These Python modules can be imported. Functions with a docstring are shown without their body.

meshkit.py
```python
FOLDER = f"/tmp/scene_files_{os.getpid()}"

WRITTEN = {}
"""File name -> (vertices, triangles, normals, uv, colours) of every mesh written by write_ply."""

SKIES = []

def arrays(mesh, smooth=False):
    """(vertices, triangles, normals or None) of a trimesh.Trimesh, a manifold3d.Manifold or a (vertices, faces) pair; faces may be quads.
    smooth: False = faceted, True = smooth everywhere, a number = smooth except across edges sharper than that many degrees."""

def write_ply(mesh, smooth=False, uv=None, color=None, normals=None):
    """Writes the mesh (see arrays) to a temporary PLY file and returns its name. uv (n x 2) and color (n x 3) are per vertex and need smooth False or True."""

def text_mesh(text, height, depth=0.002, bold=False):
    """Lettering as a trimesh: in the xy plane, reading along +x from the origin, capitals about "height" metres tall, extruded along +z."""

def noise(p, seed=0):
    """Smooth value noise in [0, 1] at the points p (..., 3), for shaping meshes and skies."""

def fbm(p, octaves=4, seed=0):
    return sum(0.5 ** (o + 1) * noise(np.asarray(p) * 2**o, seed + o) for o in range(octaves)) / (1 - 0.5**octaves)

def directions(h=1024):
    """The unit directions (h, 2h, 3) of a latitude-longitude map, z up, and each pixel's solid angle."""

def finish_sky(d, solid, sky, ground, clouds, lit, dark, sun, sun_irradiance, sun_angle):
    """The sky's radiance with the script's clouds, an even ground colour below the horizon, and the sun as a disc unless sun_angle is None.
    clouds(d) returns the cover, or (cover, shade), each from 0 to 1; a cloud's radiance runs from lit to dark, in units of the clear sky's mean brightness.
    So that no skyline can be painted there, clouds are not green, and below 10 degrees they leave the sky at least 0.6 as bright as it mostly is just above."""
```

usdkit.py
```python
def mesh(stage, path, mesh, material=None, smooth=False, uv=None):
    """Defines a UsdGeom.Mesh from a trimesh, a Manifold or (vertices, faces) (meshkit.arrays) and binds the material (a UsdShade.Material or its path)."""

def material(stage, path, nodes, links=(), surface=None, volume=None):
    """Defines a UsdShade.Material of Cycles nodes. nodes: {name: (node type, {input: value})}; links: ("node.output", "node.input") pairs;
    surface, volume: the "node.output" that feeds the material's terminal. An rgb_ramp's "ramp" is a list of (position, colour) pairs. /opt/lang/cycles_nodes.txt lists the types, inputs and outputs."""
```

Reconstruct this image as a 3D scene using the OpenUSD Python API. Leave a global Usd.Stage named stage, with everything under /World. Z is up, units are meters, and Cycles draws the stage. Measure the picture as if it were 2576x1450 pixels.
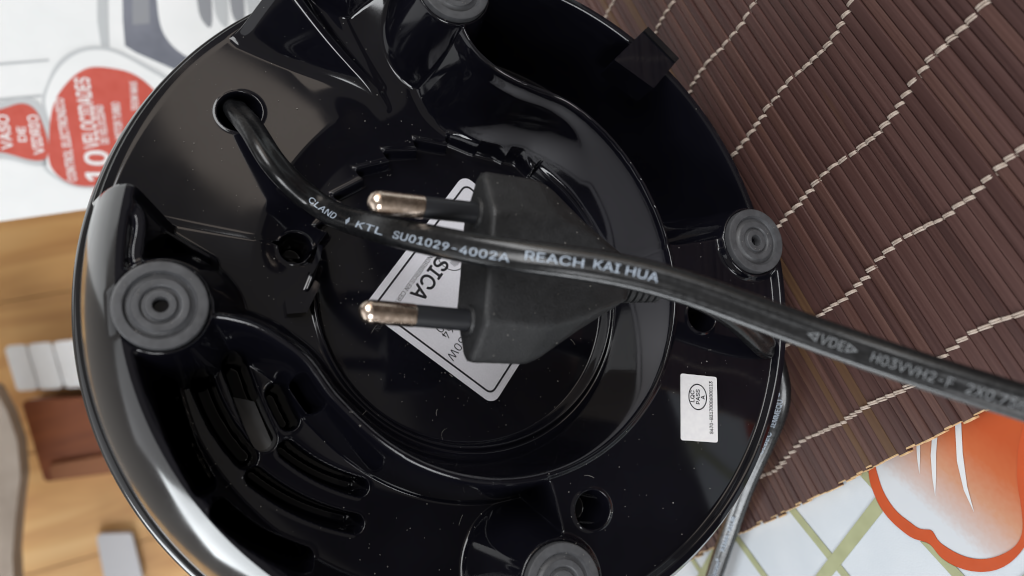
import math, random
import numpy as np, trimesh, shapely, usdkit, meshkit
from shapely.geometry import Polygon, LineString, Point
from scipy.interpolate import CubicSpline
from pxr import Usd, UsdGeom, UsdLux, UsdShade, Gf, Sdf

stage = Usd.Stage.CreateInMemory()
UsdGeom.SetStageUpAxis(stage, 'Z'); UsdGeom.SetStageMetersPerUnit(stage, 1.0)
UsdGeom.Xform.Define(stage, '/World')
random.seed(7); rng = np.random.default_rng(7)

# ------------------------------------------------------------------ camera
H = 0.131                                       # lens height over the placemat
ZW = np.array([-0.91064173, -0.19421314, 0.36470934]); ZW /= np.linalg.norm(ZW)   # up, seen from the camera
YW = np.array([0, 0, -1.0]); YW -= ZW * (YW @ ZW); YW /= np.linalg.norm(YW)
XW = np.cross(YW, ZW)
RW = np.stack([XW, YW, ZW])                     # camera axes -> world
CAMP = np.array([0, 0, H])
def W(p): return np.atleast_2d(p) @ RW.T + CAMP
def Wd(d): return np.asarray(d) @ RW.T
cam = UsdGeom.Camera.Define(stage, '/World/camera')
m4 = np.eye(4); m4[:3, :3] = RW.T; m4[3, :3] = CAMP
cam.AddTransformOp().Set(Gf.Matrix4d(*m4.ravel().tolist()))
cam.CreateHorizontalApertureAttr(36.0); cam.CreateVerticalApertureAttr(36.0 * 576 / 1024)
cam.CreateFocalLengthAttr(36.0 * 3070 / 4080)
cam.CreateClippingRangeAttr(Gf.Vec2f(0.005, 50))
cam.CreateFStopAttr(13.5); cam.CreateFocusDistanceAttr(0.163)
cam.CreateExposureAttr(0.12)

# ------------------------------------------------------------------ light: daylight room, windows
def basis_light(name, pos, target, w, h, power, color):
    L = UsdLux.RectLight.Define(stage, '/World/' + name)
    z = np.array(pos, float) - np.array(target, float); z /= np.linalg.norm(z)
    x = np.cross([0, 0, 1.0], z); x /= np.linalg.norm(x); y = np.cross(z, x)
    m = np.eye(4); m[0, :3] = x; m[1, :3] = y; m[2, :3] = z; m[3, :3] = pos
    L.AddTransformOp().Set(Gf.Matrix4d(*m.ravel().tolist()))
    L.CreateWidthAttr(w); L.CreateHeightAttr(h); L.CreateIntensityAttr(power); L.CreateColorAttr(Gf.Vec3f(*color))
    return L
usdkit.material(stage, '/World/Looks/room_air', {'b': ('background_shader', {'color': (1.0, 0.93, 0.86), 'strength': 0.20})}, surface='b.background')
dome = UsdLux.DomeLight.Define(stage, '/World/sky')
UsdShade.MaterialBindingAPI.Apply(dome.GetPrim()).Bind(UsdShade.Material.Get(stage, '/World/Looks/room_air'))
dome.GetPrim().SetCustomDataByKey('kind', 'structure')
basis_light('window_light', (-0.78, 0.72, 1.12), (0, 0.15, 0.05), 0.62, 0.56, 7.0, (0.92, 0.97, 1.0))
basis_light('window_light_002', (-0.22, 0.30, 1.30), (-0.05, 0.18, 0.05), 1.2, 1.0, 0.75, (0.93, 0.96, 1.0))
basis_light('window_light_003', (-1.15, 0.66, 0.42), (0, 0.15, 0.08), 0.95, 0.40, 8.5, (0.92, 0.96, 1.0))
basis_light('window_light_004', (1.7, -1.0, 0.30), (0, 0.2, 0.1), 1.6, 0.8, 1.35, (1.0, 0.86, 0.74))
basis_light('window_light_005', (-1.1, -0.80, 0.60), (-0.05, 0.6, 0.2), 0.8, 0.6, 9.5, (0.95, 0.97, 1.0))
basis_light('window_light_001', (1.25, -1.25, 1.15), (0, 0.3, 0.15), 1.9, 0.9, 6.8, (0.98, 0.99, 1.0))

# ------------------------------------------------------------------ helpers
PF, PC = 1940.0, np.array([1288.0, 725.0])
def ray(p):
    p = np.atleast_2d(np.asarray(p, float)); return np.c_[(p[:, 0] - PC[0]) / PF, -(p[:, 1] - PC[1]) / PF, -np.ones(len(p))]
def at_depth(p, d): return W(ray(p) * np.reshape(d, (-1, 1)))
def on_level(p, z):                              # point of the horizontal plane z (world)
    r = ray(p) @ RW.T; k = (z - H) / r[:, 2]; return r * k[:, None] + CAMP
def on_plane(p, o, n):                           # world plane
    r = ray(p) @ RW.T; k = ((o - CAMP) @ n) / (r @ n); return r * k[:, None] + CAMP

USED = {}
def numbered(path):
    if path not in USED: USED[path] = 0; return path
    USED[path] += 1; return '%s_%03d' % (path, USED[path])
def tag(o, label=None, cat=None, group=None, kind=None):
    p = o.GetPrim() if hasattr(o, 'GetPrim') else o
    for k, v in (('label', label), ('category', cat), ('group', group), ('kind', kind)):
        if v: p.SetCustomDataByKey(k, v)
    return o
LOC = {}
def thing(name, loc, label, cat, group=None):
    path = numbered('/World/' + name); x = UsdGeom.Xform.Define(stage, path)
    x.AddTranslateOp().Set(Gf.Vec3d(*map(float, loc))); LOC[path] = np.array(loc, float)
    tag(x, label, cat, group); return path
def part(parent, name, mesh, mat, smooth=False, label=None, kind=None):
    """mesh in world coordinates, defined under its thing or part"""
    path = numbered(parent + '/' + name); loc = LOC.get(parent, np.zeros(3)); LOC[path] = loc
    if hasattr(mesh, 'to_mesh'):
        q = mesh.to_mesh(); mesh = (q.vert_properties[:, :3], q.tri_verts)
    if isinstance(mesh, (tuple, list)):
        v, f = np.asarray(mesh[0], float), np.asarray(mesh[1], int)
    else: v, f = np.array(mesh.vertices), np.array(mesh.faces)
    m = usdkit.mesh(stage, path, (v - loc, f), mat, smooth)
    tag(m, label, None, None, kind); return path
def cat_(ms): return trimesh.util.concatenate([m for m in ms])
def T(v, f): return trimesh.Trimesh(np.asarray(v, float), np.asarray(f, int), process=False)

# ------------------------------------------------------------------ materials
LK = '/World/Looks/'
def mat(name, nodes, links=(), surface='p.BSDF'): return usdkit.material(stage, LK + name, nodes, links, surface=surface)
def plain(name, col, rough=.5, metal=0., ior=1.5, **kw):
    return mat(name, {'p': ('principled_bsdf', {'base_color': col, 'roughness': rough, 'metallic': metal, 'ior': ior, **kw})})
def noisy(name, c1, c2, scale, rough=(.4, .6), bump=0., bscale=None, stretch=(1, 1, 1), metal=0., detail=5., spec=None):
    n = {'g': ('texture_coordinate', {}), 'mp': ('mapping', {'scale': stretch}),
         'n': ('noise_texture', {'scale': scale, 'detail': detail}), 'r': ('rgb_ramp', {'ramp': [(.3, c1), (.7, c2)]}),
         'rr': ('rgb_ramp', {'ramp': [(.3, (rough[0],) * 3), (.7, (rough[1],) * 3)]}),
         'n2': ('noise_texture', {'scale': bscale or scale * 4, 'detail': 4.}),
         'b': ('bump', {'strength': bump, 'distance': .0004}), 'p': ('principled_bsdf', {'metallic': metal})}
    l = [('g.object', 'mp.vector'), ('mp.vector', 'n.vector'), ('mp.vector', 'n2.vector'), ('n.fac', 'r.fac'), ('n2.fac', 'rr.fac'),
         ('r.color', 'p.base_color'), ('rr.color', 'p.roughness')]
    if bump: l += [('n2.fac', 'b.height'), ('b.normal', 'p.normal')]
    if spec is not None: n['p'][1]['specular_ior_level'] = spec
    return mat(name, n, l)
M_black = noisy('black_gloss_plastic', (.0030, .0030, .0050), (.0050, .0050, .0082), 60, (.035, .12), .02, 45)
M_band = noisy('black_satin_shell', (.006, .006, .007), (.010, .010, .011), 60, (.10, .16), .012, 160)
M_rubber = noisy('grey_rubber', (.046, .047, .051), (.074, .076, .082), 420, (.42, .58), .10, 1500)
M_cord = noisy('black_cord_pvc', (.006, .0062, .007), (.009, .0095, .0105), 300, (.20, .30), .04, 900)
M_plug = noisy('black_plug_pvc', (.010, .0105, .0115), (.017, .0175, .019), 500, (.42, .62), .25, 2600)
M_sleeve = plain('pin_sleeve_plastic', (.014, .015, .018), .4)
M_brass = noisy('pin_metal', (.80, .64, .52), (.90, .75, .63), 500, (.16, .26), .05, 900, metal=1.)
M_silver = noisy('silver_label_foil', (.64, .64, .69), (.70, .70, .75), 3000, (.35, .5), .04, 5000, metal=.15)
M_ink = plain('black_print_ink', (.012, .012, .016), .45)
M_white = noisy('white_sticker_paper', (.74, .74, .76), (.80, .80, .81), 900, (.5, .6))
M_print = plain('pale_cord_print', (.36, .42, .50), .5)
M_printdim = plain('faint_cord_print', (.16, .17, .18), .5)
M_hole = plain('dark_recess', (.003, .003, .004), .5)
M_dust = plain('pale_dust', (.24, .23, .21), .8)
M_fan = noisy('grey_fan_plastic', (.16, .16, .165), (.24, .24, .245), 200, (.4, .6))

# ------------------------------------------------------------------ the blender base (mm in its own frame u, v, w; w points out of the underside)
BM = np.array([[0.91482228, -0.17736708, 0.3628238], [0.1084702, 0.97329754, 0.20230202], [-0.38901723, -0.14571482, 0.90963332]])
BC = np.array([-0.00137581, 0.00379159, -0.15])
def B(q): return W((np.atleast_2d(q) * 1e-3) @ BM.T + BC)          # mm -> world
def uv(p, w0=0.):                                                   # picture point on the level w0 -> mm
    p = np.atleast_2d(np.asarray(p, float)); n = BM[:, 2]; r = ray(p); o = BC + n * w0 * 1e-3
    k = (o @ n) / (r @ n); return ((r * k[:, None] - BC) @ BM)[:, :2] * 1e3
FEET = uv([(404, 769), (1143, -30), (1898, 607), (1414, 1470)])
sm = lambda a, b, x: (lambda t: t * t * (3 - 2 * t))(np.clip((x - a) / (b - a), 0, 1))
def smax(a, b, k=1.0): h = np.clip(.5 + .5 * (a - b) / k, 0, 1); return b * (1 - h) + a * h + k * h * (1 - h)
def smin(a, b, k=1.0): return -smax(-a, -b, k)

NT, NR = 1900, 300
th = np.linspace(0, 2 * np.pi, NT, endpoint=False); deg = np.degrees(th)
# height of the rim round the base
rim_w = np.zeros(NT) - .3
rim_w += (-7.5) * sm(1, 4, deg) * (1 - sm(84, 88, deg))
rim_w += (-22.5) * sm(108, 117, deg) * (1 - sm(160.2, 161.6, deg))
flare = lambda w: 67.6 + 9.2 * (np.maximum(-w, .01) / 30.0) ** .78
rtop = flare(rim_w)
s = np.linspace(0.004, 1, NR)
R_, TH = s[:, None] * rtop[None, :], np.broadcast_to(th, (NR, NT))
U, V = R_ * np.cos(TH), R_ * np.sin(TH); DEG = np.broadcast_to(deg, (NR, NT))
pts = shapely.points(U.ravel(), V.ravel())
def dist(line): return shapely.distance(pts, line).reshape(U.shape)
def inside(poly): return shapely.contains_xy(poly, U.ravel(), V.ravel()).reshape(U.shape)
def smooth_line(p, n=60):
    p = np.asarray(p, float); t = np.r_[0, np.cumsum(np.hypot(*np.diff(p, axis=0).T))]
    return CubicSpline(t, p)(np.linspace(0, t[-1], n))
ringarc = [(39.2 * math.cos(math.radians(a)), 39.2 * math.sin(math.radians(a)) - 1.1) for a in np.arange(-4, -138, -6)]
Sline = uv([(1160, 40), (1175, 90), (1235, 160), (1350, 222), (1413, 247), (1503, 312), (1578, 397), (1655, 535)], -1)
sL = uv([(870, 1025), (830, 980), (775, 905), (720, 860), (640, 815), (545, 792), (500, 790)], -1)
K = smooth_line(np.vstack([Sline, ringarc, sL]), 220)
Kl = LineString(K)
bowl = Polygon(np.vstack([K, [(-62, 2), (-71, 19), (-80, 26), (-60, 60), (-36, 72), (-12, 74), (0, 68)]])).buffer(0)
dK = dist(Kl); inb = inside(bowl); sd = np.where(inb, dK, -dK)
# floors
FB = -20.0
Hf = np.full(U.shape, -17.0)
slopek = np.where(V > 0, 1.15 + 3.2 * sm(34, 14, V) * 0, 4.5)
slopek = 2.0 + 3.0 * sm(36, 6, V) + 0 * U
bowlH = FB - .17 * np.maximum(R_ - 46, 0) * sm(110, 122, DEG) * sm(176, 160, DEG) + 1.2 * sm(110, 122, DEG) * sm(176, 160, DEG) * sm(38, 46, R_)
# slope rising towards the top foot, between the bright ridge and the S wall
wedge = sm(66, 86, DEG) * (1 - sm(98, 122, DEG))
bowlH = smax(bowlH, FB - 2 + wedge * (2 * sm(36, 44, R_) + np.maximum(R_ - 40, 0) ** 1.5 * .105), 2.5) - .0
bowlH = smax(bowlH, smin(-1.0 + 0 * dK, smax(1.4 - 4.5 * dK, -2.0 - slopek * dK, .6), 2.4), 2.2)
pocketA = smax(np.full(U.shape, -33.0), 1.4 - 4 * dK, 1.)
pocketB = smax(-17.5 + 2.2 * sm(44, 66, R_), smin(1.4 - 2.3 * dK, 3.6 - 4.6 * dK, .6), 1.5)
pocketA = smin(pocketA, -1.0 + 0 * dK, 2.4); pocketB = smin(pocketB, -1.0 + 0 * dK, 2.4)
plateau = np.full(U.shape, -2.0)
angA = sm(2, 5, DEG) * (1 - sm(100, 104, DEG))
angP = sm(272, 273.2, DEG) + (1 - sm(2, 5, DEG))
out = pocketB * (1 - angA) + pocketA * angA
out = out * (1 - np.clip(angP, 0, 1)) + plateau * np.clip(angP, 0, 1)
out = smax(out, smin(-1.0 + 0 * dK, 1.4 - 4.6 * dK, 2.4), 1.)
Hf = np.where(inb, bowlH, out)
# outer rim wall
rimtop = np.broadcast_to(rim_w, U.shape)
dr = rtop[None, :] - R_
inUL = sm(108, 117, DEG) * (1 - sm(160.2, 161.6, DEG))
wall = smin(rimtop, rimtop - 4.0 * (dr - 1.6), 2.4)
Hf = np.where(inUL > .5, smax(Hf, rimtop + .8 - 2.2 * np.maximum(dr - .7, 0), .8), smax(Hf, wall, .9))
Hf = np.minimum(Hf, np.where(inUL > .5, 0, np.maximum(rimtop, np.where(dr < 2.2, rimtop, 0))))
# wall closing the upper left quarter: from the notch on the rim to the left foot; bright ridge beside the top foot
def rib(p, w0, top, half, k, n=40, smooth=True, blend=1.4):
    global Hf
    q = uv(p, w0); q = smooth_line(q, n) if smooth and len(q) > 2 else q
    d = dist(LineString(q)); 
    tp = np.broadcast_to(np.asarray(top, float), U.shape)
    Hf = smax(Hf, tp - k * np.maximum(d - half, 0), blend)
rib([(235, 470), (300, 495), (345, 530), (352, 575), (346, 660)], -1, -.9, .9, 6)
rib([(700, -60), (770, 5), (870, 90), (945, 150), (1000, 215)], -8, np.clip(-9.5 - (68 - R_) * .48, -22, -8), .7, 1.5, blend=3.0)
rib([(840, -50), (880, 20), (935, 100), (985, 165)], -8, np.clip(-12 - (68 - R_) * .36, -22, -8), .4, 1.3, blend=2.4)
rib([(352, 545), (440, 600), (525, 648)], -14, -13.5, .35, 5, smooth=False)
# foot bosses
for fx, fy in FEET:
    rho = np.hypot(U - fx, V - fy)
    kb = np.where((DEG > 80) & (DEG < 140), 2.6 + 4 * sm(92, 86, DEG), np.where((DEG > 150) & (DEG < 200), 3.2, np.where(DEG > 220, 2.6, 6.0)))
    Hf = smax(Hf, -.4 - kb * np.maximum(rho - 8.0, 0), 1.4)
    Hf = np.where(rho < 7.4, smin(Hf, -1.2 + 0 * rho, .3), Hf)
Hf = np.minimum(Hf, np.where(dr < 1.5, rimtop + .8 * (inUL > .5), 0.0))
# vent slots, sunk deep
SLOTS = [((420, 985), (452, 1090), (515, 1215)), ((508, 966), (552, 1062), (618, 1150)), ((588, 918), (622, 1010), (664, 1106)),
         ((694, 990), (708, 1022), (727, 1058)), ((738, 972), (756, 1000), (778, 1030)),
         ((552, 1275), (640, 1345), (760, 1400)), ((640, 1200), (745, 1268), (890, 1318)), ((722, 1132), (805, 1188), (905, 1226))]
slotd = np.full(U.shape, 99.)
for sl, hw_ in zip(SLOTS, (1.5, 1.75, 1.9, 1.55, .8, 1.35, 1.35, 1.35)):
    slotd = np.minimum(slotd, dist(LineString(smooth_line(uv(sl, -17.0), 24))) - hw_)
Hf = Hf - 16 * sm(.22, -.22, slotd) + .25 * np.exp(-((slotd - .5) / .3) ** 2)
# sunken lock disc with its saw-toothed edge
tooth = ((DEG - 3) % 12.4) / 12.4
RS = 33.2 + np.where((DEG > 52) & (DEG < 174), 2.5 * tooth ** 1.4 - .6, 0.)
Hf = np.where(inb, Hf - 3.2 * sm(.35, -.35, R_ - RS) * sm(-17.6, -19.2, Hf), Hf)
Hf = np.where(inb, Hf + .55 * np.exp(-((R_ - RS - .75) / .45) ** 2) * sm(-17.6, -19.2, Hf), Hf)
# ring ledge inside the round wall
# screw and cord holes
def hole(p, w0, rad, depth):
    global Hf
    c = uv(p, w0)[0]; rho = np.hypot(U - c[0], V - c[1])
    Hf = np.where(rho < rad + .5, Hf - depth * sm(rad + .45, rad - .25, rho), Hf)
    Hf += .35 * np.exp(-((rho - rad - .7) / .35) ** 2)
    return c
hole((602, 281), -21, 3.75, 9)
hole((1490, 1283), -2, 3.1, 9); hole((1765, 795), -2, 2.9, 9)
hole((742, 625), -20, 2.6, 10)
from scipy.ndimage import gaussian_filter
Hf = gaussian_filter(Hf, (.7, 1.2), mode=('nearest', 'wrap'))
# flare and back of the housing
ws = np.r_[np.linspace(0, 1, 14)[1:]]
rows_r, rows_w = [], []
for t in ws:                                   # from the rim down the flare to the widest line
    w = rim_w + (-25.0 - rim_w) * t
    bulge = .5 * math.sin(math.pi * t)
    rows_r.append(flare(w) + bulge + .6 * (1 - (1 - t) ** 6)); rows_w.append(w - .9 * (1 - (1 - t) ** 8) * 0)
for w, r in ((-25.4, 75.0), (-26.0, 74.9), (-26.3, 76.2), (-27.0, 77.2), (-28.5, 77.9), (-30.5, 78.1), (-34, 78), (-45, 76.5), (-60, 72), (-72, 66), (-76, 62), (-77, 58)):
    rows_r.append(np.full(NT, r)); rows_w.append(np.full(NT, w))
RR = np.vstack([R_, np.array(rows_r)]); WW = np.vstack([Hf, np.array(rows_w)])
XYZ = np.stack([RR * np.cos(th), RR * np.sin(th), WW], -1)
def grid_faces(nr, nt, off=0):
    i, j = np.meshgrid(np.arange(nr - 1), np.arange(nt), indexing='ij'); j2 = (j + 1) % nt
    a, b, c_, d = i * nt + j, (i + 1) * nt + j, (i + 1) * nt + j2, i * nt + j2
    return np.vstack([np.stack([a, b, c_], -1).reshape(-1, 3), np.stack([a, c_, d], -1).reshape(-1, 3)]) + off
def surf(nrow0, nrow1, cap=None):
    P = XYZ[nrow0:nrow1]; n = len(P); f = grid_faces(n, NT); v = P.reshape(-1, 3)
    if cap is not None:
        c = P[cap].mean(0); k = len(v); v = np.vstack([v, c]); base = (cap % n) * NT; j = np.arange(NT)
        t = np.stack([np.full(NT, k), base + j, base + (j + 1) % NT], -1); f = np.vstack([f, t if cap == 0 else t[:, ::-1]])
    return B(v), f
low = BC + BM[:, 2] * -.03
LOCB = W(low)[0]; LOCB[2] = 0
BASE = thing('blender_base', LOCB, 'round black glossy motor base of a blender lying on its side with underside facing out', 'blender base')
part(BASE, 'underside_cover', surf(0, NR, 0), M_black, True)
part(BASE, 'outer_shell', surf(NR - 1, len(XYZ), -1), M_band, True)

def lathe(prof, seg=72):                         # (r, w) profile, closed at r = 0 by its ends
    prof = np.array(prof, float); a = np.linspace(0, 2 * np.pi, seg, endpoint=False)
    v = np.stack([prof[:, :1] * np.cos(a), prof[:, :1] * np.sin(a), np.broadcast_to(prof[:, 1:], (len(prof), seg))], -1)
    return v.reshape(-1, 3), grid_faces(len(prof), seg)
for k, (fx, fy) in enumerate(FEET):
    pr = [(1.15, -2.4), (1.2, .55), (1.35, .75), (2.3, .8), (2.45, .7), (2.6, .25), (2.95, .2), (3.15, .6), (3.4, .78), (4.35, .72), (4.6, .3),
          (5.3, .05), (5.5, .3), (5.7, .8), (6.9, .85), (7.25, .7), (7.4, .3), (7.4, -1.4)]
    v, f = lathe(pr); v = v + np.array([fx, fy, 0])
    part(BASE, 'rubber_foot', (B(v), f), M_rubber, 40)
    v, f = lathe([(.02, -2.0), (1.16, -2.0)], 24); part(BASE, 'screw_hole', (B(v + np.array([fx, fy, 0])), f), M_hole)

# latch tab on the right rim
def slab(pc, w0, w1, bevel=.25, w_at=None):      # polygon seen at level w_at, extruded in w
    q = uv(pc, w0 if w_at is None else w_at)
    pl = Polygon(q).buffer(-bevel).buffer(bevel, quad_segs=3)
    m = trimesh.creation.extrude_polygon(pl, w1 - w0); m.apply_translation([0, 0, w0]); return m
tab = slab([(1626, 72), (1704, 152), (1645, 222), (1545, 150)], -14, -6.5, .3, w_at=-6.5)
part(BASE, 'latch_tab', (B(tab.vertices), tab.faces), M_black)
lip = slab([(1629, 69), (1707, 149), (1697, 159), (1618, 78)], -13.6, -6.1, .1, w_at=-6.5)
part(BASE, 'latch_tab_lip', (B(lip.vertices), lip.faces), M_band)

# grey piece of the cooling fan seen through a vent slot
fb = uv([(585, 1000), (640, 1010), (690, 1130), (640, 1140)], -24)
v = np.c_[fb, [-23.5, -25, -24, -23]]; part(BASE, 'fan_blade', (B(np.vstack([v, v - [0, 0, .6]])), [[0, 1, 2], [0, 2, 3], [6, 5, 4], [7, 6, 4], [0, 4, 5], [0, 5, 1], [1, 5, 6], [1, 6, 2], [2, 6, 7], [2, 7, 3], [3, 7, 4], [3, 4, 0]]), M_fan)

# flat labels: an own frame (origin, right, up) on a w level
def label_frame(o, r, w0):
    r = np.array(r, float); r /= np.linalg.norm(r); up = np.array([-r[1], r[0]])
    return lambda m, dz=0.: (B(np.c_[np.asarray(m.vertices)[:, :2] @ np.stack([r, up]) + np.array(o), np.asarray(m.vertices)[:, 2] + w0 + dz]), m.faces)
def flat(poly, t=.05):
    gs = getattr(poly, 'geoms', [poly]); return cat_([trimesh.creation.extrude_polygon(g, t) for g in gs])
def words(t, h, x, y, bold=False, align=0, sx=1.):
    m = meshkit.text_mesh(t, h, .03, bold); m.vertices[:, 0] *= sx
    wd = m.bounds[1][0]; m.apply_translation([x - align * wd, y, 0]); return m
WL = FB - 3.2 + .05
cL, cT, cBt = uv([(912, 775), (1166, 440), (1247, 1010)], WL)
e1 = (cL - cT); LA = np.linalg.norm(e1); e1 /= LA; LB_ = np.linalg.norm(cBt - cL)
fr = label_frame(cT, e1, WL)                     # reading direction: from the top corner to the left corner; up is towards the lower right
upv = np.array([-e1[1], e1[0]]); sgn = 1.0 if upv @ (cBt - cL) > 0 else -1.0
rnd = lambda x0, y0, x1, y1, r: shapely.box(x0 + r, y0 + r, x1 - r, y1 - r).buffer(r, quad_segs=6)
y0, y1 = (0, LB_)
lab = part(BASE, 'rating_label', fr(flat(rnd(0, y0, LA, y1, 2.2), .12)), M_silver, label='silver foil rating label with black printed border')
ring_ = rnd(1.5, 1.5, LA - 1.5, LB_ - 1.5, 1.6); pr_ = [flat(ring_.difference(ring_.buffer(-.42)))]
def up_words(t, h, x, y, bold=False, sx=1.): return words(t, h, x, y, bold, 0, sx)
def lab_pos(p): d = uv(p, WL)[0] - cT; return d @ e1, d @ upv
sx0, sy0 = lab_pos((1113, 664))
sx1, sy1 = lab_pos((1080, 650))
zx, zy = lab_pos((1100, 800))
print('label', LA, LB_, sgn, (sx0, sy0), (sx1, sy1), lab_pos((1108, 822)), lab_pos((1160, 868)), lab_pos((1128, 892)))
pr_ += [up_words('SICA', 3.3, sx0 - 1.2, sy0 - 1.9, True), up_words('INGENIEROS EN CERTIFICACION', 1.0, sx1 - 1.2, sy1 - .5, sx=.95)]
ex, ey = lab_pos((1133, 650))
el = shapely.affinity.scale(Point(ex, ey).buffer(1), 2.6, 3.3); pr_ += [flat(el.difference(el.buffer(-.16)))]
for q in range(40):
    a, b = ex - .9 + .3 * (q % 7), ey + .6 + .3 * (q // 7)
    pr_.append(flat(Point(a, b).buffer(.1, quad_segs=2)))
for t, p in (('350W', (1132, 896)), ('7364', (1118, 842)), ('0', (1103, 826))):
    a, b = lab_pos(p); wm = up_words(t, 1.85, 0, 0); pr_.append(up_words(t, 1.85, a - wm.bounds[1][0] + .6, b - .6))
part(lab, 'label_print', fr(cat_(pr_), .13), M_ink)

st = uv([(1712, 940), (1810, 951), (1806, 1118), (1713, 1108)], -1.9)
sr = (st[0] - st[3]); SW = np.linalg.norm(sr); SH = np.linalg.norm(st[2] - st[3])
fs = label_frame(st[3], sr, -1.95)               # reads upward in the picture: from the lower left corner
upS = np.array([-sr[1], sr[0]]) / SW
sg = np.sign(upS @ (st[2] - st[3]))
stk = part(BASE, 'inspection_sticker', fs(flat(shapely.affinity.translate(rnd(0, 0, SW, SH, .5), 0, -SH), .12)), M_white, label='small white inspection sticker')
sp = [flat((lambda c: c.difference(c.buffer(-.22)))(shapely.affinity.scale(Point(SW * .665, -SH * .46).buffer(1), 2.75, 2.3)))]
for t, hh, fx_, fy_ in (('LQC', .1 * SH, .665, .365), ('PASS', .1 * SH, .665, .515), ('A', .1 * SH, .665, .65)): sp.append(words(t, hh, SW * fx_, -SH * fy_, True, .5))
tm = words('S470-B3170006000113', .09 * SH, 0, 0); k_ = SW * .80 / tm.bounds[1][0]; sp.append(words('S470-B3170006000113', .09 * SH, SW * .12, -SH * .87, True, 0, k_))
part(stk, 'sticker_print', fs(cat_(sp), .13), M_ink)

clipm = slab([(716, 752), (722, 790), (772, 786), (806, 716), (792, 704), (762, 762), (738, 766)], -20.5, -17.2, .15, w_at=-17.2)
part(BASE, 'lock_clip', (B(clipm.vertices), clipm.faces), M_black)
clipm = slab([(800, 615), (812, 618), (806, 650), (786, 690), (776, 684), (792, 648)], -20.5, -17.6, .15, w_at=-17.6)
part(BASE, 'lock_clip', (B(clipm.vertices), clipm.faces), M_black)
# dust and lint on the plastic
dm = []
gi = rng.integers(20, NR - 4, 900); gj = rng.integers(0, NT, 900)
for a, b in zip(gi, gj):
    p = XYZ[a, b]; r0 = rng.uniform(.05, .11) * (1.6 if rng.random() < .06 else 1)
    if abs(XYZ[a + 2, b, 2] - XYZ[a - 2, b, 2]) > 1.2: continue
    m = trimesh.creation.icosphere(0, r0); m.apply_translation(p + [0, 0, r0 * .5]); dm.append(m)
for q in range(26):
    a, b = rng.integers(40, NR - 10), rng.integers(0, NT); p = XYZ[a, b]
    if abs(XYZ[a + 4, b, 2] - XYZ[a - 4, b, 2]) > .8: continue
    L_, an = rng.uniform(.8, 2.4), rng.uniform(0, 6.28); cv = rng.uniform(-1, 1)
    for t in np.linspace(0, 1, 9):
        m = trimesh.creation.icosphere(0, .055); m.apply_scale([1, 1, .6])
        x_ = (t - .5) * L_; y_ = cv * (t - .5) ** 2 * L_ * 1.2
        ca, sa = math.cos(an), math.sin(an); m.vertices[:, :2] *= 2.2 if False else 1.3
        m.apply_translation(p + [x_ * ca - y_ * sa, x_ * sa + y_ * ca, .08]); dm.append(m)
for fx, fy in FEET:
    for q in range(16):
        a, r0 = rng.uniform(0, 6.28), rng.choice([3.8, 6.3, 5.2, 2.0]) + rng.uniform(-.4, .4)
        m = trimesh.creation.icosphere(0, rng.uniform(.04, .10)); m.apply_translation([fx + r0 * math.cos(a), fy + r0 * math.sin(a), .82]); dm.append(m)
dm = cat_(dm); part(BASE, 'dust', (B(dm.vertices), dm.faces), M_dust, kind='stuff')

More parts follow.
